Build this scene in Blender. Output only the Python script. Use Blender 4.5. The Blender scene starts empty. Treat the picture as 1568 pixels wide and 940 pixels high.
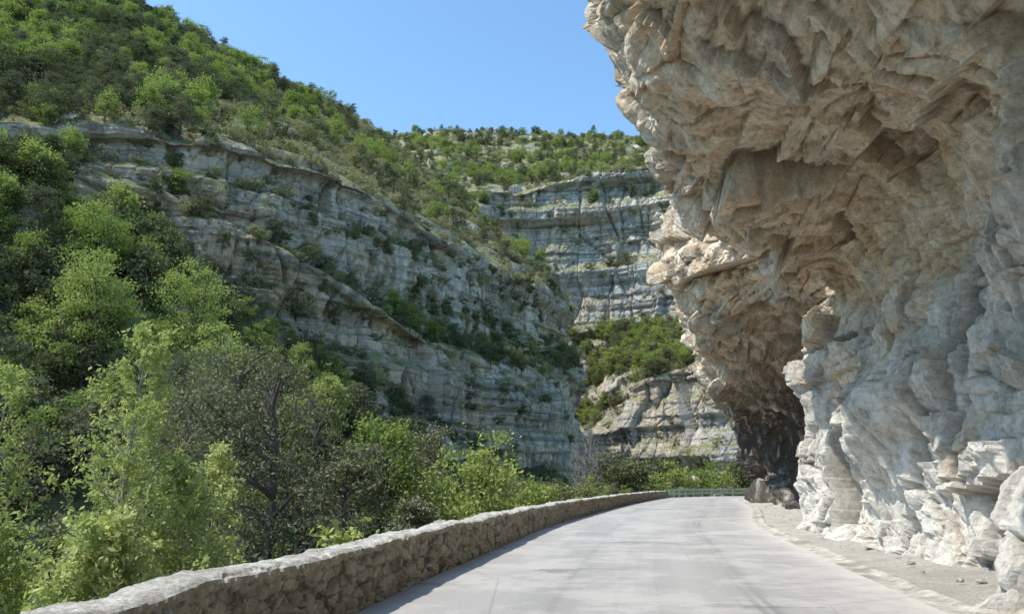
import bpy, math, numpy as np
from mathutils import Vector
rng = np.random.default_rng(7)
scene = bpy.context.scene

# ------------------------------------------------------------ numpy noise
def h01(ix, iy, iz, seed):
    h = (ix.astype(np.int64)*374761393 + iy.astype(np.int64)*668265263 + iz.astype(np.int64)*2147483647 + seed*974711) & 0xFFFFFFFF
    h = ((h ^ (h >> 13)) * 1274126177) & 0xFFFFFFFF
    h = ((h ^ (h >> 16)) * 2246822519) & 0xFFFFFFFF
    h = h ^ (h >> 15)
    return (h & 0xFFFFFF) / float(0x1000000)

def vnoise(P, seed=0):
    i = np.floor(P); f = P - i; f = f*f*(3-2*f)
    i = i.astype(np.int64); out = 0
    for dx in (0, 1):
        for dy in (0, 1):
            for dz in (0, 1):
                w = (f[:, 0] if dx else 1-f[:, 0])*(f[:, 1] if dy else 1-f[:, 1])*(f[:, 2] if dz else 1-f[:, 2])
                out = out + w*h01(i[:, 0]+dx, i[:, 1]+dy, i[:, 2]+dz, seed)
    return out*2-1

def fbm(P, octv=4, seed=0, gain=0.5):
    a = 1; s = 0; t = 0
    for o in range(octv):
        s = s + a*vnoise(P*(2.03**o)+o*17.3, seed+o); t += a; a *= gain
    return s/t

def blocks(P, seed, amp, tilt, crack=0.0, cw=0.08, soften=0.10, low=0.35):
    """faceted fractured-rock relief: every Worley cell is a tilted, offset plane"""
    ip = np.floor(P).astype(np.int64)
    n = len(P); b1 = np.full(n, 1e9); b2 = np.full(n, 1e9)
    cc = np.zeros((n, 3)); ci = np.zeros((n, 3), np.int64)
    for dx in (-1, 0, 1):
        for dy in (-1, 0, 1):
            for dz in (-1, 0, 1):
                c = ip + np.array([dx, dy, dz])
                ctr = np.stack([c[:, 0]+h01(c[:, 0], c[:, 1], c[:, 2], seed),
                                c[:, 1]+h01(c[:, 0], c[:, 1], c[:, 2], seed+1),
                                c[:, 2]+h01(c[:, 0], c[:, 1], c[:, 2], seed+2)], 1)
                d = ((P-ctr)**2).sum(1)
                m = d < b1
                b2 = np.where(m, b1, np.minimum(b2, d))
                b1 = np.where(m, d, b1)
                cc[m] = ctr[m]; ci[m] = c[m]
    r = [h01(ci[:, 0], ci[:, 1], ci[:, 2], seed+5+k)*2-1 for k in range(4)]
    dl = P-cc
    e = np.sqrt(b2)-np.sqrt(b1)
    soft = np.clip(e/soften, 0, 1)
    out = (amp*r[0] + tilt*(dl[:, 0]*r[1]+dl[:, 1]*r[2]+dl[:, 2]*r[3]))*(low+(1-low)*soft)
    if crack:
        out = out - crack*np.exp(-e/cw)
    return out

def facets(P, seed, tilt, amp, sign=1, w=0.6):
    """continuous angular relief: envelope (max or min) of randomly tilted planes"""
    ip = np.floor(P).astype(np.int64); M = np.full(len(P), -1e9)
    for dx in (-1, 0, 1):
        for dy in (-1, 0, 1):
            for dz in (-1, 0, 1):
                c = ip + np.array([dx, dy, dz])
                r = [h01(c[:, 0], c[:, 1], c[:, 2], seed+k) for k in range(7)]
                dl = P-(c+np.stack(r[:3], 1))
                v = amp*(r[3]*2-1)+tilt*(dl[:, 0]*(r[4]*2-1)+dl[:, 1]*(r[5]*2-1)+dl[:, 2]*(r[6]*2-1))-w*tilt*(dl**2).sum(1)
                M = np.maximum(M, v)
    return sign*M

# ------------------------------------------------------------ mesh helpers
def mesh_obj(name, V, F, mats, smooth=False, midx=None, parent=None, link=True):
    me = bpy.data.meshes.new(name)
    V = np.asarray(V, dtype=np.float32)
    me.vertices.add(len(V)); me.vertices.foreach_set('co', V.ravel())
    k = F.shape[1]; nf = len(F)
    me.loops.add(nf*k); me.loops.foreach_set('vertex_index', F.astype(np.int32).ravel())
    me.polygons.add(nf); me.polygons.foreach_set('loop_start', np.arange(0, nf*k, k, dtype=np.int32))
    try: me.polygons.foreach_set('loop_total', np.full(nf, k, dtype=np.int32))
    except Exception: pass
    for m in mats: me.materials.append(m)
    if midx is not None: me.polygons.foreach_set('material_index', np.asarray(midx, dtype=np.int32))
    me.polygons.foreach_set('use_smooth', np.full(len(me.polygons), smooth, dtype=bool))
    me.update(calc_edges=True); me.validate()
    ob = bpy.data.objects.new(name, me)
    scene.collection.objects.link(ob)
    if parent: ob.parent = parent
    return ob

def grid_faces(nu, nv):
    a = np.arange(nu*nv).reshape(nu, nv)
    return np.stack([a[:-1, :-1], a[1:, :-1], a[1:, 1:], a[:-1, 1:]], -1).reshape(-1, 4)

def interp_axis(C, counts, tens=0.5):
    n = len(C); out = []
    for i in range(n-1):
        p0 = C[max(i-1, 0)]; p1 = C[i]; p2 = C[i+1]; p3 = C[min(i+2, n-1)]
        m1 = (p2-p0)*tens; m2 = (p3-p1)*tens
        t = np.arange(counts[i])/counts[i]
        t = t.reshape((-1,)+(1,)*(C.ndim-1))
        out.append((2*t**3-3*t**2+1)*p1+(t**3-2*t**2+t)*m1+(-2*t**3+3*t**2)*p2+(t**3-t**2)*m2)
    out.append(C[-1:])
    return np.concatenate(out, 0)

def gnormals(G):
    du = np.gradient(G, axis=0); dv = np.gradient(G, axis=1)
    n = np.cross(du, dv); n /= np.linalg.norm(n, axis=2, keepdims=True)+1e-9
    return n

# ------------------------------------------------------------ materials
def newmat(name):
    m = bpy.data.materials.new(name); m.use_nodes = True
    nt = m.node_tree; nt.nodes.clear()
    out = nt.nodes.new('ShaderNodeOutputMaterial')
    return m, nt, out

class NB:
    def __init__(s, nt): s.nt = nt
    def n(s, t, **kw):
        nd = s.nt.nodes.new(t)
        for k, v in kw.items(): setattr(nd, k, v)
        return nd
    def l(s, a, b): s.nt.links.new(a, b)
    def coord(s, scale=(1, 1, 1)):
        tc = s.n('ShaderNodeTexCoord'); mp = s.n('ShaderNodeMapping')
        mp.inputs['Scale'].default_value = scale
        s.l(tc.outputs['Object'], mp.inputs['Vector']); return mp.outputs['Vector']
    def noise(s, scale, detail=4, rough=0.55, vec=None, dist=0):
        nd = s.n('ShaderNodeTexNoise'); nd.inputs['Scale'].default_value = scale
        nd.inputs['Detail'].default_value = detail; nd.inputs['Roughness'].default_value = rough
        nd.inputs['Distortion'].default_value = dist
        s.l(vec if vec is not None else s.coord(), nd.inputs['Vector']); return nd.outputs['Fac']
    def voro(s, scale, feat='F1', vec=None, out='Distance'):
        nd = s.n('ShaderNodeTexVoronoi', feature=feat); nd.inputs['Scale'].default_value = scale
        s.l(vec if vec is not None else s.coord(), nd.inputs['Vector']); return nd.outputs[out]
    def ramp(s, fac, stops):
        r = s.n('ShaderNodeValToRGB'); e = r.color_ramp.elements
        while len(e) < len(stops): e.new(0.5)
        for el, (p, c) in zip(e, stops):
            el.position = p; el.color = (c, c, c, 1) if isinstance(c, (int, float)) else (*c, 1)
        s.l(fac, r.inputs['Fac']); return r.outputs['Color']
    def mix(s, fac, a, b, mode='MIX'):
        m = s.n('ShaderNodeMix', data_type='RGBA', blend_type=mode)
        for v, i in ((fac, 0), (a, 6), (b, 7)):
            if isinstance(v, (int, float)): m.inputs[i].default_value = v if i == 0 else (v, v, v, 1)
            elif isinstance(v, tuple): m.inputs[i].default_value = (*v, 1)
            else: s.l(v, m.inputs[i])
        return m.outputs[2]
    def math(s, op, a, b=None, clamp=False):
        m = s.n('ShaderNodeMath', operation=op, use_clamp=clamp)
        for i, v in enumerate((a, b)):
            if v is None: continue
            if isinstance(v, (int, float)): m.inputs[i].default_value = v
            else: s.l(v, m.inputs[i])
        return m.outputs[0]
    def bump(s, h, strength, dist, normal=None):
        b = s.n('ShaderNodeBump'); b.inputs['Strength'].default_value = strength; b.inputs['Distance'].default_value = dist
        s.l(h, b.inputs['Height'])
        if normal is not None: s.l(normal, b.inputs['Normal'])
        return b.outputs['Normal']
    def principled(s, out, col, rough=0.9, normal=None, spec=0.2):
        p = s.n('ShaderNodeBsdfPrincipled')
        if isinstance(col, tuple): p.inputs['Base Color'].default_value = (*col, 1)
        else: s.l(col, p.inputs['Base Color'])
        p.inputs['Roughness'].default_value = rough
        p.inputs['Specular IOR Level'].default_value = spec
        if normal is not None: s.l(normal, p.inputs['Normal'])
        s.l(p.outputs[0], out.inputs['Surface']); return p

def rock_near_mat():
    m, nt, out = newmat('limestone_overhang'); b = NB(nt)
    geo = b.n('ShaderNodeNewGeometry'); sp = b.n('ShaderNodeSeparateXYZ'); b.l(geo.outputs['Position'], sp.inputs[0])
    n1 = b.noise(0.35, 5, 0.6); n2 = b.noise(0.9, 8, 0.68); n3 = b.noise(1.5, 9, 0.70)
    grey = b.mix(b.ramp(n2, [(0.36, 0), (0.64, 1)]), (0.40, 0.37, 0.32), (0.68, 0.63, 0.55))
    tan = b.mix(b.ramp(n3, [(0.36, 0), (0.64, 1)]), (0.62, 0.465, 0.31), (0.90, 0.78, 0.61))
    zz = b.math('ADD', b.math('MULTIPLY', sp.outputs['Z'], 0.13), b.math('MULTIPLY', n1, 1.6))
    tmask = b.ramp(b.math('SUBTRACT', zz, 1.0), [(0.30, 0), (0.70, 1)])
    c = b.mix(tmask, grey, tan)
    w = b.ramp(b.noise(0.7, 8, 0.7), [(0.50, 0), (0.60, 1)])
    c = b.mix(b.math('MULTIPLY', w, 0.45), c, (0.86, 0.82, 0.74))
    o = b.ramp(b.noise(0.5, 7, 0.68, b.coord((1, 1, 0.6))), [(0.53, 0), (0.62, 1)])
    c = b.mix(b.math('MULTIPLY', o, 0.55), c, (0.62, 0.41, 0.22))
    st = b.ramp(b.noise(1.0, 6, 0.7, b.coord((1.2, 1.2, 0.12))), [(0.52, 0), (0.64, 1)])
    c = b.mix(b.math('MULTIPLY', st, 0.5), c, (0.22, 0.20, 0.175))
    st2 = b.ramp(b.noise(1.0, 8, 0.75, b.coord((0.45, 0.45, 0.28))), [(0.54, 0), (0.62, 1)])
    c = b.mix(b.math('MULTIPLY', st2, 0.4), c, (0.32, 0.28, 0.23))
    # sunlight on the rock foot painted in as a paler colour
    lowz = b.ramp(b.math('ADD', b.math('MULTIPLY', sp.outputs['Z'], 0.25), b.math('MULTIPLY', b.math('SUBTRACT', n2, 0.5), 1.4)), [(0.35, 1), (0.60, 0)])
    c = b.mix(b.math('MULTIPLY', lowz, 0.55), c, (0.86, 0.81, 0.72))
    # shade of the undercut further along painted into the rock, with mossy streaks
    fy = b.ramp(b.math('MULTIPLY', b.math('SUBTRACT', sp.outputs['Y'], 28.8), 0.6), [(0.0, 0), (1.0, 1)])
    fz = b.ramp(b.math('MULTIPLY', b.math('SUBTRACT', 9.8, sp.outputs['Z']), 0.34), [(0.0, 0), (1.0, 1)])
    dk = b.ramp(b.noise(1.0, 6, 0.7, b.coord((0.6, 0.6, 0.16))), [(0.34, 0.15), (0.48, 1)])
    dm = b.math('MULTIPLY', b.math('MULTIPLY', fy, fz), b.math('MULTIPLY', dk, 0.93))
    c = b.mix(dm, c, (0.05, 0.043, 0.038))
    pit = b.ramp(b.noise(7, 9, 0.80), [(0.36, 0.60), (0.54, 1.0)])
    c = b.mix(1.0, c, pit, 'MULTIPLY')
    att = b.n('ShaderNodeAttribute'); att.attribute_name = 'joint'
    c = b.mix(b.math('MULTIPLY', att.outputs['Fac'], 0.6), c, (0.17, 0.13, 0.09))
    h = b.noise(3.5, 10, 0.74)
    nrm = b.bump(h, 0.9, 0.11)
    nrm = b.bump(b.noise(24, 5, 0.7), 0.5, 0.02, nrm)
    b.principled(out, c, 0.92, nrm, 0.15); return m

def terrain_mat(name, tint=(1, 1, 1), grass=(0.13, 0.14, 0.045), k=1.0):
    m, nt, out = newmat(name); b = NB(nt)
    T = lambda r, g, bb: (r*tint[0], g*tint[1], bb*tint[2])
    geo = b.n('ShaderNodeNewGeometry'); sp = b.n('ShaderNodeSeparateXYZ'); b.l(geo.outputs['Normal'], sp.inputs[0])
    strat = b.noise(1.0, 7, 0.7, b.coord((0.05/k, 0.05/k, 0.55/k)), 0.4)
    big = b.noise(0.06/k, 5, 0.6)
    c = b.mix(b.ramp(strat, [(0.32, 0), (0.68, 1)]), T(0.33, 0.315, 0.285), T(0.66, 0.62, 0.555))
    c = b.mix(b.math('MULTIPLY', b.ramp(big, [(0.46, 0), (0.60, 1)]), 0.6), c, T(0.66, 0.52, 0.35))
    st = b.ramp(b.noise(1.0, 5, 0.65, b.coord((0.35/k, 0.35/k, 0.04/k)), 0.3), [(0.50, 0), (0.62, 1)])
    c = b.mix(b.math('MULTIPLY', st, 0.6), c, T(0.15, 0.145, 0.14))
    lite = b.ramp(b.noise(1.0, 5, 0.65, b.coord((0.2/k, 0.2/k, 0.06/k)), 0.3), [(0.53, 0), (0.64, 1)])
    c = b.mix(b.math('MULTIPLY', lite, 0.65), c, T(0.84, 0.80, 0.73))
    joint = b.ramp(b.noise(1.0, 5, 0.6, b.coord((0.02/k, 0.02/k, 0.5/k)), 0.2), [(0.55, 0), (0.62, 1)])
    c = b.mix(b.math('MULTIPLY', joint, 0.6), c, T(0.11, 0.105, 0.10))
    g2 = b.mix(b.ramp(b.noise(0.5, 5, 0.7), [(0.35, 0), (0.65, 1)]), tuple(x*0.55 for x in grass), grass)
    g2 = b.mix(b.ramp(b.noise(0.7, 5, 0.7), [(0.57, 0), (0.64, 1)]), g2, T(0.50, 0.48, 0.43))
    sm = b.math('ADD', sp.outputs['Z'], b.math('MULTIPLY', b.math('SUBTRACT', b.noise(0.35, 5, 0.7), 0.5), 0.7))
    gm = b.ramp(sm, [(0.46, 0), (0.58, 1)])
    c = b.mix(gm, c, g2)
    nrm = b.bump(b.noise(0.9/k, 8, 0.72), 1.0, 1.1)
    b.principled(out, c, 0.95, nrm, 0.1); return m

def leaf_mat(name, ca, cb, trans=0.35):
    m, nt, out = newmat(name); b = NB(nt)
    oi = b.n('ShaderNodeObjectInfo')
    geo = b.n('ShaderNodeNewGeometry')
    r = b.math('ADD', b.math('MULTIPLY', oi.outputs['Random'], 0.65), b.math('MULTIPLY', geo.outputs['Random Per Island'], 0.35))
    c = b.mix(r, ca, cb)
    d = b.n('ShaderNodeBsdfDiffuse'); t = b.n('ShaderNodeBsdfTranslucent'); mx = b.n('ShaderNodeMixShader')
    b.l(c, d.inputs[0]); b.l(b.mix(0.5, c, (min(ca[0]*1.7, .9), min(cb[1]*1.25, .9), ca[2]*1.3)), t.inputs[0]); mx.inputs[0].default_value = trans
    b.l(d.outputs[0], mx.inputs[1]); b.l(t.outputs[0], mx.inputs[2]); b.l(mx.outputs[0], out.inputs['Surface'])
    return m

def bark_mat(name, c1, c2):
    m, nt, out = newmat(name); b = NB(nt)
    c = b.mix(b.ramp(b.noise(3, 5, 0.7, b.coord((3, 3, 0.6))), [(0.35, 0), (0.65, 1)]), c1, c2)
    b.principled(out, c, 0.9, b.bump(b.noise(12, 4, 0.6), 0.6, 0.03)); return m

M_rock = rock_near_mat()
M_hill = terrain_mat('hillside_rock_and_scrub', (1.07, 1.03, 0.97), (0.36, 0.34, 0.17))
M_far = terrain_mat('far_cliff_rock', (1.03, 1.04, 1.06), (0.34, 0.34, 0.17), 1.3)  # distance haze put into the colour as a slight bluish tint
M_bank = terrain_mat('bank_soil', (0.45, 0.45, 0.4), (0.08, 0.08, 0.04))
L_bright = leaf_mat('leaf_bright', (0.17, 0.205, 0.06), (0.46, 0.47, 0.16), 0.30)
L_near = leaf_mat('leaf_spring', (0.30, 0.34, 0.11), (0.62, 0.61, 0.28), 0.36)
L_mid = leaf_mat('leaf_mid', (0.09, 0.10, 0.052), (0.25, 0.245, 0.12), 0.20)
L_pine = leaf_mat('pine_needles', (0.12, 0.13, 0.075), (0.26, 0.25, 0.15), 0.15)
L_pale = leaf_mat('leaf_scrub', (0.26, 0.245, 0.14), (0.48, 0.445, 0.26), 0.22)
M_bark = bark_mat('bark', (0.07, 0.06, 0.05), (0.18, 0.155, 0.13))
M_barkp = bark_mat('bark_pale', (0.25, 0.23, 0.2), (0.42, 0.39, 0.35))

# ------------------------------------------------------------ trees
def tube(path, radii, k=6):
    path = np.asarray(path, float); n = len(path)
    T = np.gradient(path, axis=0); T /= np.linalg.norm(T, axis=1, keepdims=True)+1e-9
    a = np.cross(T, [0.31, 0.2, 0.93]); a /= np.linalg.norm(a, axis=1, keepdims=True)+1e-9
    bb = np.cross(T, a)
    an = np.arange(k)*2*math.pi/k
    V = path[:, None]+np.asarray(radii)[:, None, None]*(a[:, None]*np.cos(an)[None, :, None]+bb[:, None]*np.sin(an)[None, :, None])
    i = np.arange(n*k).reshape(n, k)
    F = np.stack([i[:-1], np.roll(i, -1, 1)[:-1], np.roll(i, -1, 1)[1:], i[1:]], -1).reshape(-1, 4)
    return V.reshape(-1, 3), F

def leaves(C, size, r, aspect=0.55, up=0.4):
    n = len(C)
    N = r.normal(size=(n, 3)); N[:, 2] += up*2; N /= np.linalg.norm(N, axis=1, keepdims=True)
    A = r.normal(size=(n, 3)); A -= (A*N).sum(1, keepdims=True)*N; A /= np.linalg.norm(A, axis=1, keepdims=True)
    B = np.cross(N, A)
    s = (size*(0.6+0.8*r.random(n)))[:, None]
    V = np.stack([C-A*s, C+B*s*aspect, C+A*s, C-B*s*aspect], 1).reshape(-1, 3)
    return V, np.arange(n*4).reshape(n, 4)

def combine(parts):
    Vs, Fs, Ms = [], [], []; o = 0
    for V, F, mi in parts:
        Vs.append(V); Fs.append(F+o); Ms.append(np.full(len(F), mi)); o += len(V)
    return np.concatenate(Vs), np.concatenate(Fs), np.concatenate(Ms)

def crown_tree(seed, h, cr, base_frac, n_clump, per, leaf, kind='broad'):
    r = np.random.default_rng(seed); parts = []
    lean = r.normal(size=2)*0.04*h
    tp = np.array([[lean[0]*t*t+0.02*h*math.sin(5*t+seed), lean[1]*t*t, h*0.92*t] for t in np.linspace(0, 1, 8)])
    tp[0, 2] -= 0.8
    parts.append((*tube(tp, np.linspace((0.028 if kind != 'pine' else 0.018)*h, 0.004*h, 8), 7), 0))
    zc = h*(base_frac+1)/2; rz = h*(1-base_frac)/2
    for i in range(n_clump):
        if kind == 'pine':
            t = r.random()**0.8; z = h*(base_frac+(1-base_frac)*t)
            rad = cr*(1-0.65*t**1.8)*math.sqrt(r.random())*1.1; a = r.random()*6.283
            c = np.array([rad*math.cos(a), rad*math.sin(a), z]); cs = np.array([0.17, 0.17, 0.07])*cr*(0.7+0.6*r.random())
        else:
            d = r.normal(size=3); d /= np.linalg.norm(d); q = r.random()**0.35
            lump = 1+0.28*math.sin(3*math.atan2(d[1], d[0])+seed)*math.cos(2.3*d[2]+seed)
            c = np.array([d[0]*cr*q*lump, d[1]*cr*q*lump, zc+d[2]*rz*q*(0.9+0.2*r.random())])
            cs = np.array([0.17, 0.17, 0.10])*cr*(0.6+0.7*r.random())
        c[:2] += lean*(c[2]/h)**2
        C = c+r.normal(size=(per, 3))*cs
        parts.append((*leaves(C, leaf, r, 0.62 if kind != 'pine' else 0.45), 1))
        if i % 3 == 0:
            z0 = max(0.15*h, c[2]-0.35*h*r.random()-0.1*h) if kind != 'pine' else max(0.1*h, c[2]-0.08*h)
            k = min(z0/(0.92*h), 1)
            p0 = np.array([np.interp(k*0.92*h, tp[:, 2], tp[:, j]) for j in range(3)])
            mid = (p0+c)/2+np.array([0, 0, 0.05*h*(r.random()-0.2)])
            parts.append((*tube([p0, mid, c], [0.008*h, 0.005*h, 0.001*h], 5), 0))
    return combine(parts)

def sprig_tree(seed, h, spread, leaf=0.048, nb=42, tw=9, lv=17, leafy=True):
    """airy young broadleaf tree, grown as trunk > branches > twigs > leaves"""
    r = np.random.default_rng(seed); parts = []; LC = []
    lean = r.normal(size=2)*0.05*h; ph = r.random(2)*6
    def tr(t): return np.array([lean[0]*t+0.012*h*math.sin(6*t+ph[0]), lean[1]*t+0.012*h*math.sin(5*t+ph[1]), h*t])
    P = np.array([tr(t) for t in np.linspace(0, 1, 16)]); P[0, 2] -= 0.6
    parts.append((*tube(P, np.linspace(0.009*h, 0.0012*h, 16), 8), 0))
    for i in range(nb):
        t = 0.22+0.76*((i+r.random())/nb); o = tr(t); a = i*2.399+r.random()
        L = spread*(1.05-t)**0.65*(0.6+0.6*r.random())
        dr = np.array([math.cos(a), math.sin(a), 0.45+0.6*t+0.25*r.random()]); dr /= np.linalg.norm(dr)
        pts = [o+dr*L*s+np.array([0, 0, 0.22*L*s*s*(1 if leafy else 1.6)])+r.normal(size=3)*0.02*L for s in np.linspace(0, 1, 7)]
        parts.append((*tube(pts, np.linspace(0.0045*h*(1.1-t)+0.004, 0.003, 7), 5), 0))
        pts = np.array(pts)
        for j in range(tw):
            s = 0.25+0.75*r.random(); q = np.array([np.interp(s*6, range(7), pts[:, k]) for k in range(3)])
            d2 = dr*0.6+r.normal(size=3)*0.55+np.array([0, 0, 0.25]); d2 /= np.linalg.norm(d2)
            l2 = 0.30*L*(1.2-s)+0.22
            e = q+d2*l2
            parts.append((*tube([q, (q+e)/2+r.normal(size=3)*0.02, e], [0.004, 0.003, 0.0015] if leafy else [0.022, 0.016, 0.008], 4), 0))
            if leafy:
                k = r.random((lv, 1)); LC.append(q+(e-q)*k+r.normal(size=(lv, 3))*0.05)
    if leafy: parts.append((*leaves(np.concatenate(LC), leaf, r, 0.5, 0.3), 1))
    return combine(parts)

# ------------------------------------------------------------ road layout
LE = np.array([(-4.2,-10),(-3.05,0),(-1.87,10),(-.37,19.5),(1.94,32.3),(7.3,55),(12,72.5),(16.5,87),(22,95.5),(30,101),(45,104),(75,105)], float)
RE = np.array([(3.1,-11),(4.1,0),(5.2,10),(6.8,19),(9.3,31.5),(15.2,52),(19.1,68),(22.0,80),(27,88),(35,93),(48,96.5),(75,97.5)], float)
cnt = [10, 12, 14, 12, 14, 14, 10, 10, 10, 8, 8]
Ls = interp_axis(LE, cnt); Rs = interp_axis(RE, cnt)
def strip(A, B, z, nv=9, over=(0, 0)):
    D = B-A; L = np.linalg.norm(D, axis=1, keepdims=True); D = D/L
    A = A-D*over[0]; B = B+D*over[1]
    t = np.linspace(0, 1, nv)[None, :, None]
    G = A[:, None]*(1-t)+B[:, None]*t
    Z = np.full(G.shape[:2]+(1,), z)
    return np.concatenate([G, Z], 2)
m, nt, out = newmat('asphalt_sunbleached'); b = NB(nt)
uvn = b.n('ShaderNodeUVMap'); uvn.uv_map = 'along'
fine = b.noise(45, 6, 0.9); c = b.mix(b.ramp(fine, [(0.36, 0), (0.64, 1)]), (0.24, 0.232, 0.22), (0.54, 0.52, 0.49))
def along(sx, sy):
    mp1 = b.n('ShaderNodeMapping'); b.l(uvn.outputs[0], mp1.inputs[0]); mp1.inputs['Scale'].default_value = (sx, sy, 1); return mp1.outputs[0]
lane = b.noise(1.0, 4, 0.55, along(5, 0.012)); c = b.mix(b.math('MULTIPLY', b.ramp(lane, [(0.42, 0), (0.62, 1)]), 0.5), c, (0.25, 0.243, 0.23))
tyre = b.noise(1.0, 3, 0.5, along(26, 0.01)); c = b.mix(b.math('MULTIPLY', b.ramp(tyre, [(0.54, 0), (0.70, 1)]), 0.25), c, (0.20, 0.195, 0.19))
c = b.mix(b.math('MULTIPLY', b.ramp(b.noise(0.5, 9, 0.75), [(0.47, 0), (0.56, 1)]), 0.38), c, (0.60, 0.575, 0.53))
crk = b.ramp(b.voro(0.22, 'DISTANCE_TO_EDGE', b.coord((1, 1, 1))), [(0.0, 1), (0.003, 0)])
c = b.mix(b.math('MULTIPLY', crk, 0.35), c, (0.14, 0.135, 0.13))
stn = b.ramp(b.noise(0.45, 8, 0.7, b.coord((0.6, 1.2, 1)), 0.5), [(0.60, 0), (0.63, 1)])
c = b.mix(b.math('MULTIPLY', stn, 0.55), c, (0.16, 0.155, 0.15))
sx = b.n('ShaderNodeSeparateXYZ'); b.l(uvn.outputs[0], sx.inputs[0])
def band(u0, wd):
    dd = b.math('ABSOLUTE', b.math('SUBTRACT', sx.outputs['X'], u0))
    return b.ramp(b.math('DIVIDE', dd, wd), [(0.5, 1), (1.0, 0)])
skm = b.ramp(b.noise(1.0, 2, 0.4, along(0.1, 0.09)), [(0.50, 0), (0.56, 1)])
for u0 in (0.690, 0.712):
    c = b.mix(b.math('MULTIPLY', b.math('MULTIPLY', band(u0, 0.008), skm), 0.35), c, (0.15, 0.145, 0.14))
# sand and dust drifted over the outer edge of the tarmac on the rock side
dust = b.ramp(b.math('ADD', sx.outputs['X'], b.math('MULTIPLY', b.math('SUBTRACT', b.noise(1.2, 8, 0.75), 0.5), 0.30)), [(0.90, 0), (1.0, 1)])
c = b.mix(b.math('MULTIPLY', dust, 0.7), c, (0.62, 0.585, 0.52))
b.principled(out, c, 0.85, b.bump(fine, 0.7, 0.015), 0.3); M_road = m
G = strip(Ls, Rs, 0.0)
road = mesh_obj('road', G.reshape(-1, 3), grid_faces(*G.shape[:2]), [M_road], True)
uv = road.data.uv_layers.new(name='along')
s = np.concatenate([[0], np.cumsum(np.linalg.norm(np.diff(Ls, axis=0), axis=1))])
U = np.stack(np.broadcast_arrays(np.linspace(0, 1, 9)[None, :], s[:, None]), -1).reshape(-1, 2)
vi = np.zeros(len(road.data.loops), np.int32); road.data.loops.foreach_get('vertex_index', vi)
uv.data.foreach_set('uv', U[vi].astype(np.float32).ravel())
# rough concrete drainage edge along the rock side
m, nt, out = newmat('concrete_drain'); b = NB(nt)
c = b.mix(b.ramp(b.noise(3, 8, 0.8), [(0.4, 0), (0.6, 1)]), (0.34, 0.315, 0.27), (0.66, 0.62, 0.55))
c = b.mix(b.ramp(b.noise(0.5, 6, 0.7), [(0.50, 0), (0.58, 1)]), c, (0.30, 0.275, 0.235))
b.principled(out, c, 0.9, b.bump(b.noise(20, 6, 0.8), 0.8, 0.03)); M_conc = m
Dn = (Rs-Ls)/np.linalg.norm(Rs-Ls, axis=1, keepdims=True)
secg = [(-0.03, -0.032), (0.06, -0.024), (0.12, -0.020), (0.17, -0.024), (0.24, -0.027), (0.32, 0.000), (0.38, 0.008), (0.44, 0.006), (0.50, -0.03)]
fine_t = np.linspace(0, len(Rs)-1, 1600)
Rf = np.stack([np.interp(fine_t, range(len(Rs)), Rs[:, k]) for k in (0, 1)], 1); Df = np.stack([np.interp(fine_t, range(len(Rs)), Dn[:, k]) for k in (0, 1)], 1)
G = np.array([[(p[0]+n[0]*o, p[1]+n[1]*o, z+0.030) for o, z in secg] for p, n in zip(Rf, Df)])
Pz = G.reshape(-1, 3)
G[..., 0] += (0.09*fbm(Pz*np.array([0.6, 0.6, 0]), 4, 77)).reshape(G.shape[:2])
G[..., 2] += (0.018*fbm(Pz*np.array([3, 3, 0]), 4, 78)).reshape(G.shape[:2])*np.linspace(0, 1, 9)[None, :]
mesh_obj('drainage_channel', G.reshape(-1, 3), grid_faces(*G.shape[:2]), [M_conc], True)
m, nt, out = newmat('gravel'); b = NB(nt)
c = b.mix(b.ramp(b.noise(18, 7, 0.85), [(0.38, 0), (0.62, 1)]), (0.36, 0.335, 0.29), (0.76, 0.72, 0.64))
c = b.mix(b.math('MULTIPLY', b.ramp(b.noise(0.9, 7, 0.7), [(0.47, 0), (0.58, 1)]), 0.4), c, (0.36, 0.335, 0.29))
b.principled(out, c, 0.95, b.bump(b.noise(20, 6, 0.8), 1.0, 0.06)); M_gravel = m
G = strip(Ls, Rs, -0.008, 110, (0.3, 4.5))
nz = fbm(np.concatenate([G[..., :2]*2.5, G[..., 2:]], 2).reshape(-1, 3), 4, 3).reshape(G.shape[:2])
edge = np.clip((np.linspace(0, 1, 110)[None, :]*1.0-0.665)*7, 0, 1)
G[..., 2] += edge*(0.07+0.16*nz)
mesh_obj('gravel_shoulder', G.reshape(-1, 3), grid_faces(*G.shape[:2]), [M_gravel], True)
# a few loose stones fallen along the foot of the rock
r = np.random.default_rng(5); parts = []
for i in range(70):
    y = 6+50*r.random()**1.6; xr = np.interp(y, RE[:, 1], RE[:, 0]); x = xr+0.8+r.random()**0.7*0.7; sz = 0.025+0.06*r.random()**3
    th = np.arange(8)*math.pi/4; V = []
    for zz_, rr_ in ((0.0, 0.85), (0.45, 1.0), (0.85, 0.55)):
        V += [(x+sz*rr_*math.cos(t)*(0.7+0.6*r.random()), y+sz*rr_*math.sin(t)*(0.7+0.6*r.random()), 0.04+sz*zz_*(0.8+0.4*r.random())) for t in th]
    V = np.array(V); k_ = np.arange(24).reshape(3, 8)
    F = np.stack([k_[:-1], np.roll(k_, -1, 1)[:-1], np.roll(k_, -1, 1)[1:], k_[1:]], -1).reshape(-1, 4)
    F = np.concatenate([F, [[16, 17, 18, 19], [16, 19, 20, 21], [16, 21, 22, 23]]])
    parts.append((V, F, 0))
V, F, mi = combine(parts); mesh_obj('fallen_stones', V, F, [M_gravel])

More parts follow.
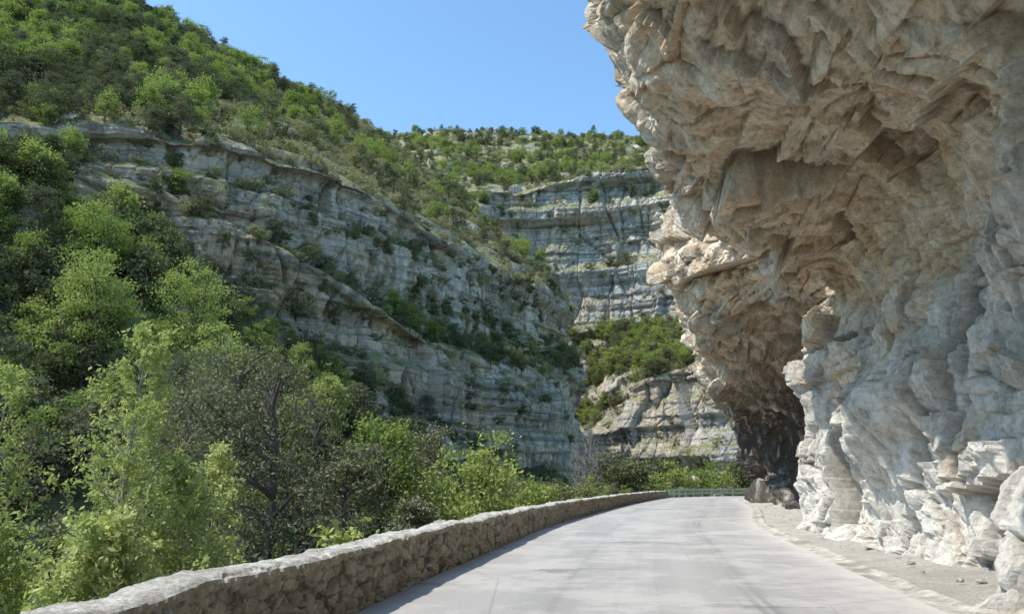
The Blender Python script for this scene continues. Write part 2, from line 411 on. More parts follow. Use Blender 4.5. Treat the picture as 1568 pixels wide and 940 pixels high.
# ------------------------------------------------------------ parapet wall
m, nt, out = newmat('parapet_masonry'); b = NB(nt)
geo = b.n('ShaderNodeNewGeometry'); sp = b.n('ShaderNodeSeparateXYZ'); b.l(geo.outputs['Normal'], sp.inputs[0])
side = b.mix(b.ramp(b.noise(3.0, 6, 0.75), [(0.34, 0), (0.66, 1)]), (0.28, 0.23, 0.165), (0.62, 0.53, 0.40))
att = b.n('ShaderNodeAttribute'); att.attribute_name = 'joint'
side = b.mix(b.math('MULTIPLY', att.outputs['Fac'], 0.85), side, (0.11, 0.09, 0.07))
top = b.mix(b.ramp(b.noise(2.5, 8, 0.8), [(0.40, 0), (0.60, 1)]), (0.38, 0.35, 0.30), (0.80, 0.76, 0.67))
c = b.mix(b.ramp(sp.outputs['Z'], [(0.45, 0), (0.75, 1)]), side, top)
c = b.mix(1.0, c, b.ramp(b.noise(28, 5, 0.75), [(0.34, 0.65), (0.6, 1)]), 'MULTIPLY')
b.principled(out, c, 0.95, b.bump(b.noise(12, 7, 0.75), 0.9, 0.06), 0.1); M_wall = m
Wp = Ls[:sum(cnt[:7])+1]
ws = np.concatenate([[0], np.cumsum(np.linalg.norm(np.diff(Wp, axis=0), axis=1))])
ss = np.concatenate([np.arange(0, 45, 0.03), np.arange(45, ws[-1], 0.08)])
WX = np.stack([np.interp(ss, ws, Wp[:, k]) for k in (0, 1)], 1)
for _ in range(30): WX[1:-1] = (WX[:-2]+WX[2:]+2*WX[1:-1])/4
T = np.gradient(WX, axis=0); T /= np.linalg.norm(T, axis=1, keepdims=True); Nl = np.stack([-T[:, 1], T[:, 0]], 1)
prof = [(0.0, -0.1)]+[(0.015*z, z) for z in np.linspace(0, 0.64, 30)]+[(0.0, 0.67), (0.0, 0.70), (0.015, 0.73), (0.05, 0.75)]+[(x, 0.76) for x in np.linspace(0.08, 0.42, 12)]+[(0.46, 0.745), (0.495, 0.70), (0.50, 0.6), (0.5, 0.3), (0.5, -0.5), (0.5, -2.0)]
prof = np.array(prof)
G = np.zeros((len(ss), len(prof), 3))
G[..., 0] = WX[:, None, 0]+Nl[:, None, 0]*prof[None, :, 0]
G[..., 1] = WX[:, None, 1]+Nl[:, None, 1]*prof[None, :, 0]
G[..., 2] = prof[None, :, 1]
Nw = gnormals(G)
row = np.floor(prof[:, 1]/0.155)
Q = np.zeros_like(G); Q[..., 0] = ss[:, None]/0.36+row[None, :]*0.37; Q[..., 1] = prof[None, :, 0]*1.5; Q[..., 2] = prof[None, :, 1]/0.16
Qf = Q.reshape(-1, 3)
Qf = Qf+0.25*np.stack([vnoise(Qf*1.7, 91), 0*Qf[:, 0], vnoise(Qf*1.7, 92)], 1)
bl = blocks(Qf, 40, 0.026, 0.028, 0.05, 0.07)
flat = G.reshape(-1, 3)
topm = np.broadcast_to((prof[:, 1] > 0.65)[None, :], G.shape[:2]).reshape(-1)
Qc = flat*np.array([1.8, 1.8, 0.6]); bt = blocks(Qc, 60, 0.014, 0.03, 0.02, 0.03)
dsp = np.where(topm, bt+0.03*fbm(flat*5, 4, 5, 0.6), bl+0.012*fbm(flat*9, 3, 6))
dsp = np.where(flat[:, 2] < 0.0, 0, dsp)
Gd = flat+Nw.reshape(-1, 3)*dsp[:, None]*(-1)
if (Nw[5, 5]*np.array([Nl[5, 0], Nl[5, 1], 0])).sum() < 0: Gd = flat+Nw.reshape(-1, 3)*dsp[:, None]
Gd[:, 2] += 0.03*vnoise(np.stack([np.repeat(ss, len(prof))*0.9, 0*flat[:, 0], 0*flat[:, 0]], 1), 8)*(flat[:, 2] > 0.3)
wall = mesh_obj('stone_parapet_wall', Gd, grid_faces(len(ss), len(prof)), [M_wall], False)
at = wall.data.attributes.new('joint', 'FLOAT', 'POINT')
jm = np.clip((-bl-0.014)*40, 0, 1)*(~topm)
at.data.foreach_set('value', jm.astype(np.float32))

# ------------------------------------------------------------ guard rail at the bend
m, nt, out = newmat('rail_green_metal'); b = NB(nt)
b.principled(out, b.mix(b.noise(3, 3), (0.20, 0.28, 0.20), (0.42, 0.48, 0.38)), 0.5, None, 0.4); M_rail = m
rail = bpy.data.objects.new('guard_rail', None); scene.collection.objects.link(rail)
rp = Ls[sum(cnt[:7]):]; rp = rp+np.array([0.15, -0.25])
rs = np.concatenate([[0], np.cumsum(np.linalg.norm(np.diff(rp, axis=0), axis=1))])
for bi, z0 in enumerate((0.78, 0.38)):
    sec = [(0.0, -0.12), (0.05, -0.08), (0.05, -0.04), (0.0, 0.0), (0.05, 0.04), (0.05, 0.08), (0.0, 0.12)]
    T = np.gradient(rp, axis=0); T /= np.linalg.norm(T, axis=1, keepdims=True); N2 = np.stack([T[:, 1], -T[:, 0]], 1)
    G = np.array([[(p[0]+n[0]*o, p[1]+n[1]*o, z0+z) for o, z in sec] for p, n in zip(rp, N2)])
    o = mesh_obj('rail_beam_%d' % bi, G.reshape(-1, 3), grid_faces(*G.shape[:2]), [M_rail], True, parent=rail)
Vp, Fp = [], []
for d in np.arange(0.3, rs[-1], 2.0):
    p = np.array([np.interp(d, rs, rp[:, 0]), np.interp(d, rs, rp[:, 1])])+np.array([-0.02, 0.08])
    V, F = tube([(p[0], p[1], -0.3), (p[0], p[1], 0.4), (p[0], p[1], 0.95)], [0.07, 0.07, 0.06], 6)
    Fp.append(F+sum(len(v) for v in Vp)); Vp.append(V)
mesh_obj('rail_posts', np.concatenate(Vp), np.concatenate(Fp), [M_rail], parent=rail)

# ------------------------------------------------------------ overhanging cliff beside the road
ST = [
(-14,[(2.6,-.4),(2.8,2.5),(2.8,5.5),(2.2,8),(0.6,9.3),(-1.6,10.3),(-2.2,12),(-1,16),(7,30)]),
(-3,[(4.2,-.4),(4.5,2.5),(4.6,5.3),(4.1,7.7),(2.3,9.1),(-1.5,10.2),(-2.2,11.4),(-1.5,15),(6.5,30)]),
(5,[(5.5,-.4),(5.8,2.5),(6.0,5.2),(5.6,7.5),(3.9,9),(0.1,10.2),(-0.7,11.2),(-.2,15),(7.5,30)]),
(10,[(6.3,-.4),(6.6,2.5),(7.0,5.2),(6.8,7.4),(5.5,8.8),(1.8,10.1),(.8,11.2),(1.3,15),(9,30)]),
(14,[(7.1,-.4),(7.4,2.5),(7.8,5.2),(7.7,7.3),(6.6,8.6),(3.2,10),(2.0,11.2),(2.6,15),(10,30)]),
(18,[(7.9,-.4),(8.2,2.5),(8.6,5.2),(8.7,7.2),(7.8,8.5),(4.5,9.6),(3.3,11.0),(4.0,15),(11,30)]),
(22,[(8.7,-.4),(8.9,2.5),(9.4,5),(9.7,7),(9.0,8.5),(6,9.3),(4.8,10.5),(5.4,15),(12,30)]),
(24.5,[(9.2,-.4),(9.4,2.5),(9.8,5),(10.2,7.3),(9.7,8.8),(7.2,9.6),(5.8,10.4),(6.2,15),(13,28)]),
(26,[(9.6,-.4),(9.7,2.5),(10.1,5),(10.5,7.5),(10.8,9),(10.9,10.5),(11,12),(11.5,16),(16,28)]),
(28.5,[(10.4,-.4),(10.4,2.5),(10.9,4.5),(11.3,6.5),(11.3,8),(11.1,9.5),(11.0,11.5),(11.5,14),(18,20)]),
(30.5,[(13.0,-.4),(14.2,2.5),(15.0,4.5),(15.0,6.5),(13.8,7.6),(10.8,8.4),(9.8,10.5),(10.6,13.5),(18,18)]),
(35,[(14.4,-.4),(16.8,2.5),(18.0,4.5),(18.0,6.8),(15.8,8.0),(9.6,8.7),(8.3,10.5),(8.8,13.5),(17,18)]),
(41,[(15.4,-.4),(18.2,2.5),(19.6,4.5),(19.6,7.2),(16.6,8.6),(10.2,9.4),(9.2,12),(9.8,15),(18,20)]),
(45,[(16.0,-.4),(18.6,2.5),(20.0,4.5),(20.0,7.2),(16.8,8.6),(12,9.4),(11.3,12),(12,16),(20,24)]),
(52,[(17.4,-.4),(20.0,2),(21.4,4),(21.0,6.5),(17.6,7.8),(13.6,8.6),(12.8,12),(12.6,22),(20,34)]),
(60,[(18.9,-.4),(21.2,2),(22.0,4),(20.4,6),(17.4,7.0),(15.2,9),(14.4,14),(13.4,24),(22,38)]),
(70,[(21,-.4),(21.6,2),(21.4,4),(20.4,6),(18.8,8),(17.6,11),(16.9,16),(16.5,25),(25,38)]),
(78,[(23,-.4),(22.9,2),(22.6,4.5),(21.9,7),(21.2,10),(20.7,13),(20.2,17),(20,25),(28,38)]),
(85,[(27.5,-.4),(27.3,2),(27,4.5),(26.6,7),(26,10),(25.6,13),(25,17),(25,25),(32,38)]),
(90,[(36,-.4),(36,2),(35.7,4.5),(35.4,7),(35,10),(34.6,13),(34,17),(34,25),(40,38)]),
(94,[(62,-.4),(62,2),(62,4.5),(62,7),(62,10),(62,13),(61,17),(60,25),(66,38)])]
C = np.array([[(x, y, z) for x, z in p] for y, p in ST])
cc_ = [30, 60, 100, 105, 105, 95, 65, 40, 50, 50, 65, 65, 40, 45, 45, 45, 30, 25, 15, 12]
G = interp_axis(C, cc_, 0.36)
G = interp_axis(G.transpose(1, 0, 2), [62, 62, 54, 48, 84, 44, 50, 40], 0.42).transpose(1, 0, 2)
N = -gnormals(G); P = G.reshape(-1, 3); Nf = N.reshape(-1, 3)
W = P+0.15*np.stack([fbm(P*0.8, 3, 11), fbm(P*0.8, 3, 12), fbm(P*0.8, 3, 13)], 1)
d = 0.6*fbm(P*0.25, 3, 1)
roofm = np.clip(P[:, 2]/7-0.35, 0.4, 1)
wallm = 1-np.clip((P[:, 2]-6.5)/2, 0, 1)
R1 = W@np.array([[0.94, 0.1, 0.32], [-0.12, 0.99, 0.05], [-0.31, -0.08, 0.94]])
# big angular slabs: convex edges, concave edges, then two finer generations
d += facets(R1*np.array([0.36, 0.36, 0.42]), 400, 1.05, 0.30, 1, 0.35)+facets(R1*np.array([0.40, 0.40, 0.46]), 420, 1.05, 0.30, -1, 0.35)
d += (facets(R1*np.array([0.95, 0.95, 1.1]), 440, 0.38, 0.10, 1, 0.35)+facets(R1*np.array([1.1, 1.1, 1.2]), 460, 0.38, 0.10, -1, 0.35))*(0.7+0.5*roofm)
d += (facets(R1*2.6, 480, 0.13, 0.035, 1, 0.35)+facets(R1*2.9, 500, 0.13, 0.035, -1, 0.35))*(0.7+0.4*roofm)
# open joints and stepped blocks
d += blocks(R1*np.array([0.5, 0.5, 0.40]), 100, 0.13, 0.0, 0.16, 0.03, 0.02, 0.8)
d += blocks(R1*np.array([1.3, 1.3, 1.0]), 120, 0.045, 0.0, 0.05, 0.03, 0.03, 0.7)
d += blocks(R1*np.array([0.8, 0.8, 0.14]), 190, 0.13, 0.0, 0.16, 0.025, 0.03, 0.7)*wallm
d += blocks(R1*5.0, 160, 0.008, 0.03, 0.006, 0.06)
d += 0.025*fbm(P*4, 4, 21, 0.6)
hol = np.clip(fbm(P*0.8, 2, 31)-0.40, 0, 1); d -= 0.8*hol
bed = np.clip(vnoise(np.stack([P[:, 0]*0.10, P[:, 1]*0.10, P[:, 2]*0.9+0.22*P[:, 0]], 1), 41)*7, -1, 1); d += 0.20*bed*roofm
rec = np.clip((P[:, 1]-29)/3, 0, 1)*np.clip((9-P[:, 2])/2, 0, 1)
d -= rec*2.0*np.clip(fbm(P*np.array([0.35, 0.35, 0.18]), 3, 33)-0.02, 0, 1)
big = np.clip((P[:, 1]-28)/3, 0, 1)*np.clip((P[:, 2]-7)/2, 0, 1)
d += big*blocks(W*np.array([0.33, 0.33, 0.33]), 180, 0.5, 0.7, 0.2, 0.06)
D = P+Nf*d[:, None]
toe = np.clip(1-P[:, 2]/1.3, 0, 1); D[:, 0] -= toe*toe*(0.25+0.30*vnoise(P*0.7, 55))
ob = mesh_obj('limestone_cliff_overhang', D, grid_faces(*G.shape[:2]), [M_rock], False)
at = ob.data.attributes.new('joint', 'FLOAT', 'POINT')
D2 = d.reshape(G.shape[:2]); S = D2.copy()
for _ in range(6):
    S[1:-1] = (S[:-2]+S[2:]+S[1:-1])/3; S[:, 1:-1] = (S[:, :-2]+S[:, 2:]+S[:, 1:-1])/3
jm = np.clip((S-D2-0.025)*12, 0, 1)
at.data.foreach_set('value', jm.reshape(-1).astype(np.float32))

# ------------------------------------------------------------ opposite hillside
# columns along the valley; rows: foot, talus, talus top, shelf edge, shelf back, cliff top, mid slope, ridge, far side
HC = [
 [(-75,20,-15),(-105,60,20),(-118,85,48),None,None,(-120,90,56),(-160,140,100),(-215,210,180),(-260,260,130)],
 [(-50,58,-15),(-68,88,16),(-77,108,46),None,None,(-79,113,55),(-120,165,98),(-170,245,178),(-210,300,130)],
 [(-38,68,-15),(-50,95,12),(-60,116,37),None,None,(-61,119,56),(-95,180,104),(-140,260,172),(-170,320,130)],
 [(-28,80,-12),(-36,103,4),(-42.5,126,26),None,None,(-43,129,57),(-70,200,102),(-104,300,166),(-130,360,120)],
 [(-18,95,-12),(-24,120,0),(-28.5,142,16),None,None,(-29,145,57),(-48,235,103),(-73,350,170),(-95,410,120)],
 [(-8,118,-12),(-11,150,-4),(-13,178,6),None,None,(-13,183,55),(-17,232,80),(-20,280,105),(-15,335,60)],
 [(3,145,-12),(3,175,-6),(3,201,1),None,None,(3,205,54),(3,228,66),(2,250,76),(8,295,30)],
 [(14,170,-12),(14,200,-7),(13,226,1),None,None,(12.5,229,54),(13,233,56),(14,238,58),(20,264,20)],
 [(28,215,-12),(24,232,-8),(19,240,2),None,None,(17,242,50),(15,246,54),(12,252,58),(12,275,25)],
 [(22,300,-12),(16,296,-6),(10,292,2),None,None,(8,290,40),(4,288,50),(0,286,56),(0,290,30)]]
wsh = [1.5, 1.5, 3, 5, 7, 11, 10, 4, 0.5, 0.5]
zsh = [(52, 53), (50, 51), (46, 48), (39, 41), (31, 34), (26, 32), (27, 34), (34, 38), (32, 34), (30, 32)]
for i, c in enumerate(HC):
    v = np.array([0.83, -0.55, 0])*wsh[i]
    top = np.array(c[5], float); bot = np.array(c[2], float)
    c[4] = tuple(np.array([bot[0]*0.4+top[0]*0.6, bot[1]*0.4+top[1]*0.6, zsh[i][1]]))
    c[3] = tuple(np.array([bot[0]*0.5+top[0]*0.5, bot[1]*0.5+top[1]*0.5, zsh[i][0]])+v)
    for k in (0, 1, 2): c[k] = tuple(np.array(c[k], float)+v)
C = np.array(HC, float)
G = interp_axis(C, [60, 45, 65, 70, 100, 80, 70, 30, 20], 0.42)
seg = [42, 42, 95, 32, 100, 80, 75, 14]
LOW, SH0, SH1, CT = 84, 179, 211, 311
rows = [G[:, i:i+1]*(1-t)+G[:, i+1:i+2]*t for i in range(8) for t in [np.arange(seg[i])[None, :, None]/seg[i]]]
G = np.concatenate(rows+[G[:, -1:]], 1)
def rough_terrain(G, k, seed):
    N = gnormals(G); P = G.reshape(-1, 3); Nf = N.reshape(-1, 3)
    steep = np.clip((0.60-Nf[:, 2])/0.25, 0, 1)
    S = steep.reshape(G.shape[:2])
    for _ in range(4):
        S[:, 1:-1] = (S[:, :-2]+S[:, 2:]+S[:, 1:-1])/3; S[1:-1] = (S[:-2]+S[2:]+S[1:-1])/3
    steep = S.reshape(-1)
    H = Nf.copy(); H[:, 2] = 0; H /= np.linalg.norm(H, axis=1, keepdims=True)+1e-6
    W = P+1.2*k*np.stack([fbm(P*0.06/k, 3, seed+1), fbm(P*0.06/k, 3, seed+2), 0.5*fbm(P*0.04/k, 3, seed+3)], 1)
    lw = 0.75+0.9*np.clip(fbm(P*0.02/k, 2, seed+8)+0.3, 0, 1)
    st = np.clip(vnoise(W*np.array([0.008, 0.008, 0.15])/k, seed+4)*4, -1, 1)
    st2 = np.clip(vnoise(W*np.array([0.02, 0.02, 0.42])/k, seed+5)*4, -1, 1)
    st3 = np.clip(vnoise(W*np.array([0.04, 0.04, 1.3])/k, seed+6)*3.5, -1, 1)
    dh = k*((1.6*st+0.55*st2)*lw+0.22*st3+3.2*fbm(P*np.array([0.05, 0.05, 0.004])/k, 3, seed+7)
            + blocks(W*np.array([0.12, 0.12, 0.04])/k, seed+10, 0.8, 1.8, 1.5, 0.04)
            + blocks(W*np.array([0.35, 0.35, 0.16])/k, seed+20, 0.25, 0.45, 0.5, 0.05)
            + blocks(W*np.array([0.9, 0.9, 0.8])/k, seed+25, 0.08, 0.16))
    dn = k*(2.0*fbm(P*0.035/k, 4, seed+30)+0.6*fbm(P*0.2/k, 3, seed+31)+blocks(W*np.array([0.07, 0.07, 0.12])/k, seed+40, 1.2, 1.5))
    D = P+H*(dh*steep)[:, None]+Nf*(dn*(1-steep))[:, None]
    return D.reshape(G.shape)
GH = rough_terrain(G, 1.0, 200)
mesh_obj('gorge_hillside', GH.reshape(-1, 3), grid_faces(*G.shape[:2]), [M_hill], False)

# ------------------------------------------------------------ far cliffs and plateau
FC = [
 [(-115,440,-5),(-115,450,15),(-115,455,45),(-112,460,80),(-110,465,140),(-120,500,190),(-150,620,280),(-180,800,270)],
 [(-30,330,-5),(-30,340,15),(-35,350,45),(-42,372,72),(-43,378,142),(-50,440,186),(-71,600,280),(-90,800,270)],
 [(0,330,-5),(0,340,12),(0,350,40),(0,367,68),(0,371,142),(0,450,183),(0,600,279),(0,800,270)],
 [(25,325,-8),(25,335,0),(28,348,30),(29,368,68),(31.5,373,149),(36,440,180),(50,600,277),(55,800,270)],
 [(38,265,-8),(40,285,4),(42,288,34),(53,362,70),(56,367,151),(66,430,177),(93,600,275),(110,800,270)],
 [(54,250,-8),(56,270,4),(58.5,273,40),(74,345,68),(79,350,145),(94,410,170),(133,590,265),(150,800,260)],
 [(66,235,-8),(68,250,4),(72,255,45),(93,330,75),(99,336,138),(118,400,162),(172,580,255),(190,800,250)],
 [(105,215,-8),(110,230,4),(115,235,45),(140,310,80),(145,316,135),(165,380,160),(230,560,245),(260,800,240)]]
C = np.array(FC, float)
G = interp_axis(C, [30, 50, 65, 65, 70, 60, 30], 0.42)
seg = [12, 75, 55, 130, 45, 75, 10]
rows = [G[:, i:i+1]*(1-t)+G[:, i+1:i+2]*t for i in range(7) for t in [np.arange(seg[i])[None, :, None]/seg[i]]]
G = np.concatenate(rows+[G[:, -1:]], 1)
GF = rough_terrain(G, 1.5, 300)
mesh_obj('far_gorge_cliffs', GF.reshape(-1, 3), grid_faces(*G.shape[:2]), [M_far], False)

# ------------------------------------------------------------ bank below the road and gorge floor
xs = np.arange(-170, 130, 1.0); ys = np.arange(-60, 345, 1.0)
X, Y = np.meshgrid(xs, ys, indexing='ij')
pl = Ls
dm = np.full(X.shape, 1e9)
for i in range(0, len(pl)-1, 2):
    a = pl[i]; bb = pl[min(i+2, len(pl)-1)]; ab = bb-a
    t = np.clip(((X-a[0])*ab[0]+(Y-a[1])*ab[1])/(ab@ab+1e-9), 0, 1)
    dm = np.minimum(dm, np.hypot(X-a[0]-t*ab[0], Y-a[1]-t*ab[1]))
xl = np.interp(Y, pl[:, 1], pl[:, 0]); inside = (X > xl) & (Y < np.interp(X, pl[:, 0], pl[:, 1]))
inside |= (Y < -10) & (X > -4.2-0.115*(-10-Y))
d = np.where(inside, 0, dm)
k = np.interp(Y, [60, 100], [0.72, 0.12])
Z = -0.3-np.minimum(np.maximum(d-0.7, 0)*k, 15)
P = np.stack([X, Y, Z], 2).reshape(-1, 3)
amp = np.clip(d/8, 0, 1)
Z = Z+(amp.reshape(-1)*(1.4*fbm(P*0.08, 4, 70)+0.35*fbm(P*0.6, 3, 71))).reshape(X.shape)
GB = np.stack([X, Y, Z], 2)
mesh_obj('gorge_bank', GB.reshape(-1, 3), grid_faces(*X.shape), [M_bank], True)
mesh_obj('ground', [(-6000, -6000, -32), (6000, -6000, -32), (6000, 6000, -32), (-6000, 6000, -32)], np.array([[0, 1, 2, 3]]), [M_bank])

# ------------------------------------------------------------ vegetation prototypes and scattering
protos = {}
def proto(key, obname, data, mats):
    protos[key] = dict(name=obname, data=data, mats=mats, pts=[])
proto('dec1', 'deciduous_forest', crown_tree(1, 8, 2.9, 0.22, 42, 46, 0.19), [M_bark, L_bright])
proto('dec2', 'deciduous_forest', crown_tree(2, 8, 3.3, 0.18, 44, 46, 0.19), [M_bark, L_bright])
proto('mid1', 'oak_woodland', crown_tree(3, 6, 2.8, 0.15, 38, 42, 0.18), [M_bark, L_mid])
proto('mid2', 'oak_woodland', crown_tree(4, 6, 2.3, 0.12, 36, 42, 0.17), [M_bark, L_mid])
proto('pin1', 'pine_forest', crown_tree(5, 9, 2.4, 0.28, 44, 60, 0.17, 'pine'), [M_bark, L_pine])
proto('pin2', 'pine_forest', crown_tree(6, 9, 2.7, 0.22, 46, 60, 0.17, 'pine'), [M_bark, L_pine])
proto('sh1', 'scrub_bushes', crown_tree(7, 2.0, 1.3, 0.0, 22, 34, 0.10), [M_bark, L_pale])
proto('sh2', 'scrub_bushes', crown_tree(8, 2.0, 1.4, 0.0, 22, 34, 0.11), [M_bark, L_mid])

def scatter(G, n, seed, fn):
    r = np.random.default_rng(seed)
    Nn = gnormals(G)
    if Nn[..., 2].mean() < 0: Nn = -Nn
    a = np.linalg.norm(np.cross(G[1:, :-1]-G[:-1, :-1], G[:-1, 1:]-G[:-1, :-1]), axis=2)
    a = a.reshape(-1); idx = r.choice(len(a), n, p=a/a.sum())
    i, j = np.divmod(idx, G.shape[1]-1); u = r.random(n)[:, None]; v = r.random(n)[:, None]
    P = G[i, j]*(1-u)*(1-v)+G[i+1, j]*u*(1-v)+G[i, j+1]*(1-u)*v+G[i+1, j+1]*u*v
    fn(P, Nn[i, j, 2], j, r)
def put(key, p, s, r): protos[key]['pts'].append((p[0], p[1], p[2], s, r.random()*6.283))

def hill_fn(P, nz, j, r):
    f = fbm(P*0.022, 3, 501); g = fbm(P*0.035, 2, 503); cm = fbm(P*np.array([0.05, 0.05, 0.10]), 3, 505)
    for q in range(len(P)):
        p = P[q]; z = nz[q]; rr = r.random()
        if j[q] < LOW:
            if z < 0.2: continue
            lim = 1.0 if j[q] < 60 else 0.6
            if p[0] > -15: lim *= 0.55
            if p[0] < -50: lim = 1.0
            if rr < 0.08+0.42*(g[q] > 0.18): key = 'dec1' if r.random() < 0.5 else 'dec2'; s = 0.5+0.7*r.random()
            elif rr < 0.60: key = 'pin1' if r.random() < 0.5 else 'pin2'; s = 0.6+0.5*r.random()
            else: key = 'mid1' if r.random() < 0.5 else 'mid2'; s = 0.6+0.8*r.random()
            put(key, p, s*lim, r)
            continue
        if SH0-3 <= j[q] < SH1+2:
            if rr < 0.62: put(('sh2', 'sh2', 'sh1', 'mid1', 'dec1')[int(r.random()*4.3)], p, 0.35+0.5*r.random(), r)
            continue
        if j[q] < CT-3:
            pr = 0.02+0.42*(z > 0.58)+0.45*max(0, min(1, (cm[q]-0.20)*5))
            if j[q] < SH0 and p[0] > -26: pr *= 0.25
            if -24 < p[0] < 12 and 34 < p[2] < 41 or (p[0] < -66): pr += 0.40
            if rr < pr:
                if r.random() < 0.15: put('mid2', p, 0.3+0.4*r.random(), r)
                else: put('sh2' if r.random() < .55 else 'sh1', p, 0.5+0.9*r.random(), r)
            continue
        if z < 0.42:
            if rr < 0.10: put('sh2' if r.random() < .6 else 'sh1', p, 0.5+0.8*r.random(), r)
            continue
        left = p[0] < -62 - 0.25*(p[1]-150)
        if (left and rr < 0.36) or f[q] > 0.2 and rr < 0.22 or rr < 0.045:
            t = r.random()
            if t < 0.18+0.32*(g[q] > 0.15): put('dec1' if r.random() < .5 else 'dec2', p, 0.4+0.65*r.random(), r)
            elif t < 0.60: put('pin1' if r.random() < .5 else 'pin2', p, 0.45+0.5*r.random(), r)
            else: put('mid1' if r.random() < .5 else 'mid2', p, 0.5+0.7*r.random(), r)
        elif rr < 0.66: put('sh1' if r.random() < .72 else 'sh2', p, 0.5+1.2*r.random()**2, r)
scatter(GH[:, :LOW+1], 1500, 601, hill_fn)
scatter(GH[:, LOW:CT], 4200, 605, lambda P, nz, j, r: hill_fn(P, nz, j+LOW, r))
scatter(GH[:, CT:CT+156], 7500, 602, lambda P, nz, j, r: hill_fn(P, nz, j+CT, r))
def far_fn(P, nz, j, r):
    f = fbm(P*0.02, 3, 511)
    for q in range(len(P)):
        z = nz[q]; p = P[q]; rr = r.random()
        steep = (12 <= j[q] < 84) or (142 <= j[q] < 270)
        if steep and z < 0.58 or z < 0.42:
            if rr < 0.04: put('sh2', p, 0.8+1.0*r.random(), r)
            continue
        if 84 <= j[q] < 142: rr *= 0.5
        if rr < 0.20+0.22*(f[q] > 0.05):
            t = r.random()
            if t < 0.36: put('dec1' if r.random() < .5 else 'dec2', p, 0.5+0.6*r.random(), r)
            elif t < 0.60: put('pin1', p, 0.5+0.5*r.random(), r)
            else: put('mid1' if r.random() < .5 else 'mid2', p, 0.6+0.6*r.random(), r)
        elif rr < 0.75: put('sh1' if r.random() < .65 else 'sh2', p, 0.8+1.4*r.random(), r)
scatter(GF[:, 5:390], 7000, 603, lambda P, nz, j, r: far_fn(P, nz, j+5, r))
scatter(GF[80:, 84:146], 1000, 613, lambda P, nz, j, r: far_fn(P, nz, j+84, r))
def bank_fn(P, nz, j, r):
    for q in range(len(P)):
        p = P[q]; x, y, z = p
        if x > np.interp(y, pl[:, 1], pl[:, 0])-5 and y < 104+3: continue
        if y < 8 or x > 115: continue
        if x < -40 and y < 40: continue
        rr = r.random()
        top = -1.8 if y < 50 else 0.0
        if 105 < y and x > 10: top = 4.0
        if x < -8 and y > 50: top = 1.5
        if rr < 0.22: key = 'dec1' if r.random() < .5 else 'dec2'; h = 8
        elif rr < 0.55: key = 'pin1'; h = 9
        elif rr < 0.85: key = 'mid1'; h = 6
        else: key = 'sh2'; h = 2.0
        s = min(0.6+0.6*r.random(), max((top+2.5*r.random()-z)/h, 0.2))
        put(key, p, s, r)
scatter(GB[100:290:1, 60:330], 1400, 604, bank_fn)

def finish_scatter():
    for key, d in protos.items():
        if not d['pts']: continue
        A = np.array(d['pts']); n = len(A)
        c, s = np.cos(A[:, 4]), np.sin(A[:, 4]); hs = A[:, 3]/2
        V = np.zeros((n, 4, 3))
        for k, (ax, ay) in enumerate(((-1, -1), (1, -1), (1, 1), (-1, 1))):
            V[:, k, 0] = A[:, 0]+hs*(ax*c-ay*s); V[:, k, 1] = A[:, 1]+hs*(ax*s+ay*c); V[:, k, 2] = A[:, 2]-0.15
        par = mesh_obj(d['name'], V.reshape(-1, 3), np.arange(n*4).reshape(n, 4), [])
        par.instance_type = 'FACES'; par.use_instance_faces_scale = True; par.instance_faces_scale = 1.0
        par.show_instancer_for_render = False; par.show_instancer_for_viewport = False
        V, F, mi = d['data']
        mesh_obj('tree_unit', V, F, d['mats'], False, mi, parent=par)

# ------------------------------------------------------------ individually placed trees
def ground_z(x, y):
    z = []
    for A in (GH[:, :LOW].reshape(-1, 3), GB.reshape(-1, 3)):
        d = np.hypot(A[:, 0]-x, A[:, 1]-y); i = d.argmin()
        if d[i] < 3: z.append(A[i, 2])
    return max(z) if z else -10
def place(name, data, x, y, mats, rot=0, z=None):
    V, F, mi = data
    ob = mesh_obj(name, V, F, mats, False, mi)
    ob.location = (x, y, (ground_z(x, y) if z is None else z)-0.1); ob.rotation_euler = (0, 0, rot); return ob
for i, (x, y, zt, cr) in enumerate([(-3, 62, 5.3, 4.4), (-9.5, 60, 7.0, 3.2), (-50, 94, 29.5, 4.0), (-56, 104, 38.5, 3.8), (-39.5, 99, 30, 4.0),
                                    (-31, 86, 19, 3.4), (-71, 104, 43, 4.0), (-21, 78, 12, 2.2), (-25, 110, 17, 2.2), (3, 78, 1.6, 2.8)]):
    g = ground_z(x, y); h = max(zt-g, 5)
    place('deciduous_tree', crown_tree(30+i, h, cr, 0.25, 95, 75, 0.155), x, y, [M_bark, L_bright], i*1.3)
for i, (x, y, zt) in enumerate([(-15.5, 54, 9.0), (-20.5, 56, 11.0), (-25, 62, 10.5), (-11, 52, 4.0), (-6.0, 49, 0.5), (-8.5, 72, 6.5), (-17, 66, 9), (-29, 70, 13)]):
    g = ground_z(x, y); h = max(zt-g, 5)
    place('pine_tree', crown_tree(60+i, h, 0.24*h, 0.25, 75, 120, 0.14, 'pine'), x, y, [M_bark, L_pine], i*2.1)
for i, (x, y, zt, sp_) in enumerate([(-6.9, 14.2, 4.2, 2.1), (-9.4, 13.0, 3.2, 2.3), (-5.6, 14.8, 1.9, 1.8), (-10.4, 16.5, 4.0, 2.4), (-6.6, 10.8, 1.0, 1.7), (-5.1, 10.2, -0.1, 1.3), (-8.3, 11.2, 1.7, 1.8), (-6.6, 18.0, 2.2, 2.0), (-11.5, 13.5, 3.6, 2.3), (-8.2, 17.0, 3.0, 2.2)]):
    g = ground_z(x, y); h = max(zt-g, 3)
    place('young_ash_tree', sprig_tree(80+i, h, sp_), x, y, [M_barkp, L_near], i*1.7)
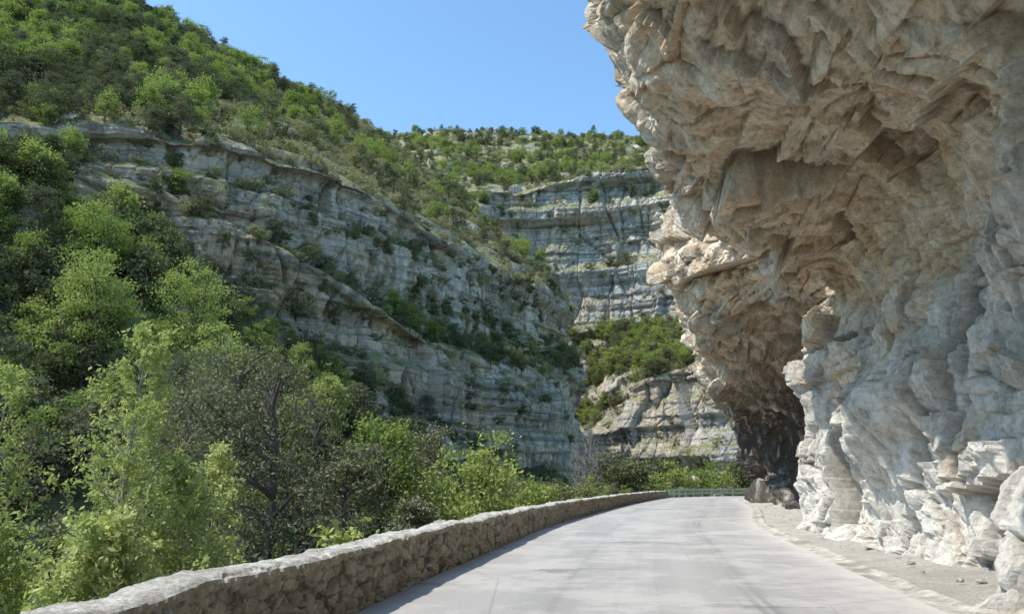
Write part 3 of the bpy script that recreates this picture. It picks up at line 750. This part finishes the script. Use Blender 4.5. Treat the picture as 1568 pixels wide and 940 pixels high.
V, F, mi = sprig_tree(99, 10.5, 2.8, nb=55, tw=12, leafy=False)
place('bare_tree', (V, F, mi), 9.6, 101, [M_barkp], 0, -2.2)
V, F, mi = sprig_tree(97, 8.5, 2.2, nb=44, tw=11, leafy=False)
place('bare_tree', (V, F, mi), 8.0, 100, [M_barkp], 0, -2.2)
for i, (x, y, z, s) in enumerate([(10.9, 41, 14.4, 1.6), (10.4, 37, 13.0, 1.3)]):
    place('cliff_bush', crown_tree(110+i, 1.6*s, 0.8*s, 0.0, 20, 50, 0.08), x, y, [M_bark, L_bright], i, z)
finish_scatter()

# ------------------------------------------------------------ light, sky, camera
ts = Vector((-0.50, -0.10, 0)).normalized(); el = math.radians(57)
to_sun = Vector((ts.x*math.cos(el), ts.y*math.cos(el), math.sin(el)))
sd = bpy.data.lights.new('sun', 'SUN'); sd.energy = 5.0; sd.angle = math.radians(0.5); sd.color = (1.0, 0.94, 0.86)
so = bpy.data.objects.new('sun', sd); scene.collection.objects.link(so)
so.rotation_euler = to_sun.to_track_quat('Z', 'Y').to_euler(); so.location = (-50, 0, 100)
w = bpy.data.worlds.new('World'); scene.world = w; w.use_nodes = True
nt = w.node_tree; bg = nt.nodes['Background']; sky = nt.nodes.new('ShaderNodeTexSky'); sky.sky_type = 'NISHITA'
sky.sun_disc = False; sky.sun_elevation = el; sky.sun_rotation = math.atan2(to_sun.x, to_sun.y) % (2*math.pi)
sky.altitude = 300; sky.air_density = 1.0; sky.dust_density = 0.8; sky.ozone_density = 1.0
mx = nt.nodes.new('ShaderNodeMix'); mx.data_type = 'RGBA'; mx.blend_type = 'MULTIPLY'; mx.inputs[0].default_value = 1.0
mx.inputs[7].default_value = (1.45, 1.82, 1.90, 1)
nt.links.new(sky.outputs[0], mx.inputs[6]); nt.links.new(mx.outputs[2], bg.inputs[0]); bg.inputs[1].default_value = 0.15
cam = bpy.data.cameras.new('camera'); cam.lens = 28.0; cam.sensor_width = 36; cam.clip_end = 20000; cam.clip_start = 0.05
co = bpy.data.objects.new('camera', cam); scene.collection.objects.link(co)
co.location = (0, 0, 1.5); co.rotation_euler = (math.radians(90+12.48), 0, 0); scene.camera = co
scene.view_settings.view_transform = 'Standard'; scene.view_settings.look = 'None'; scene.view_settings.exposure = 0
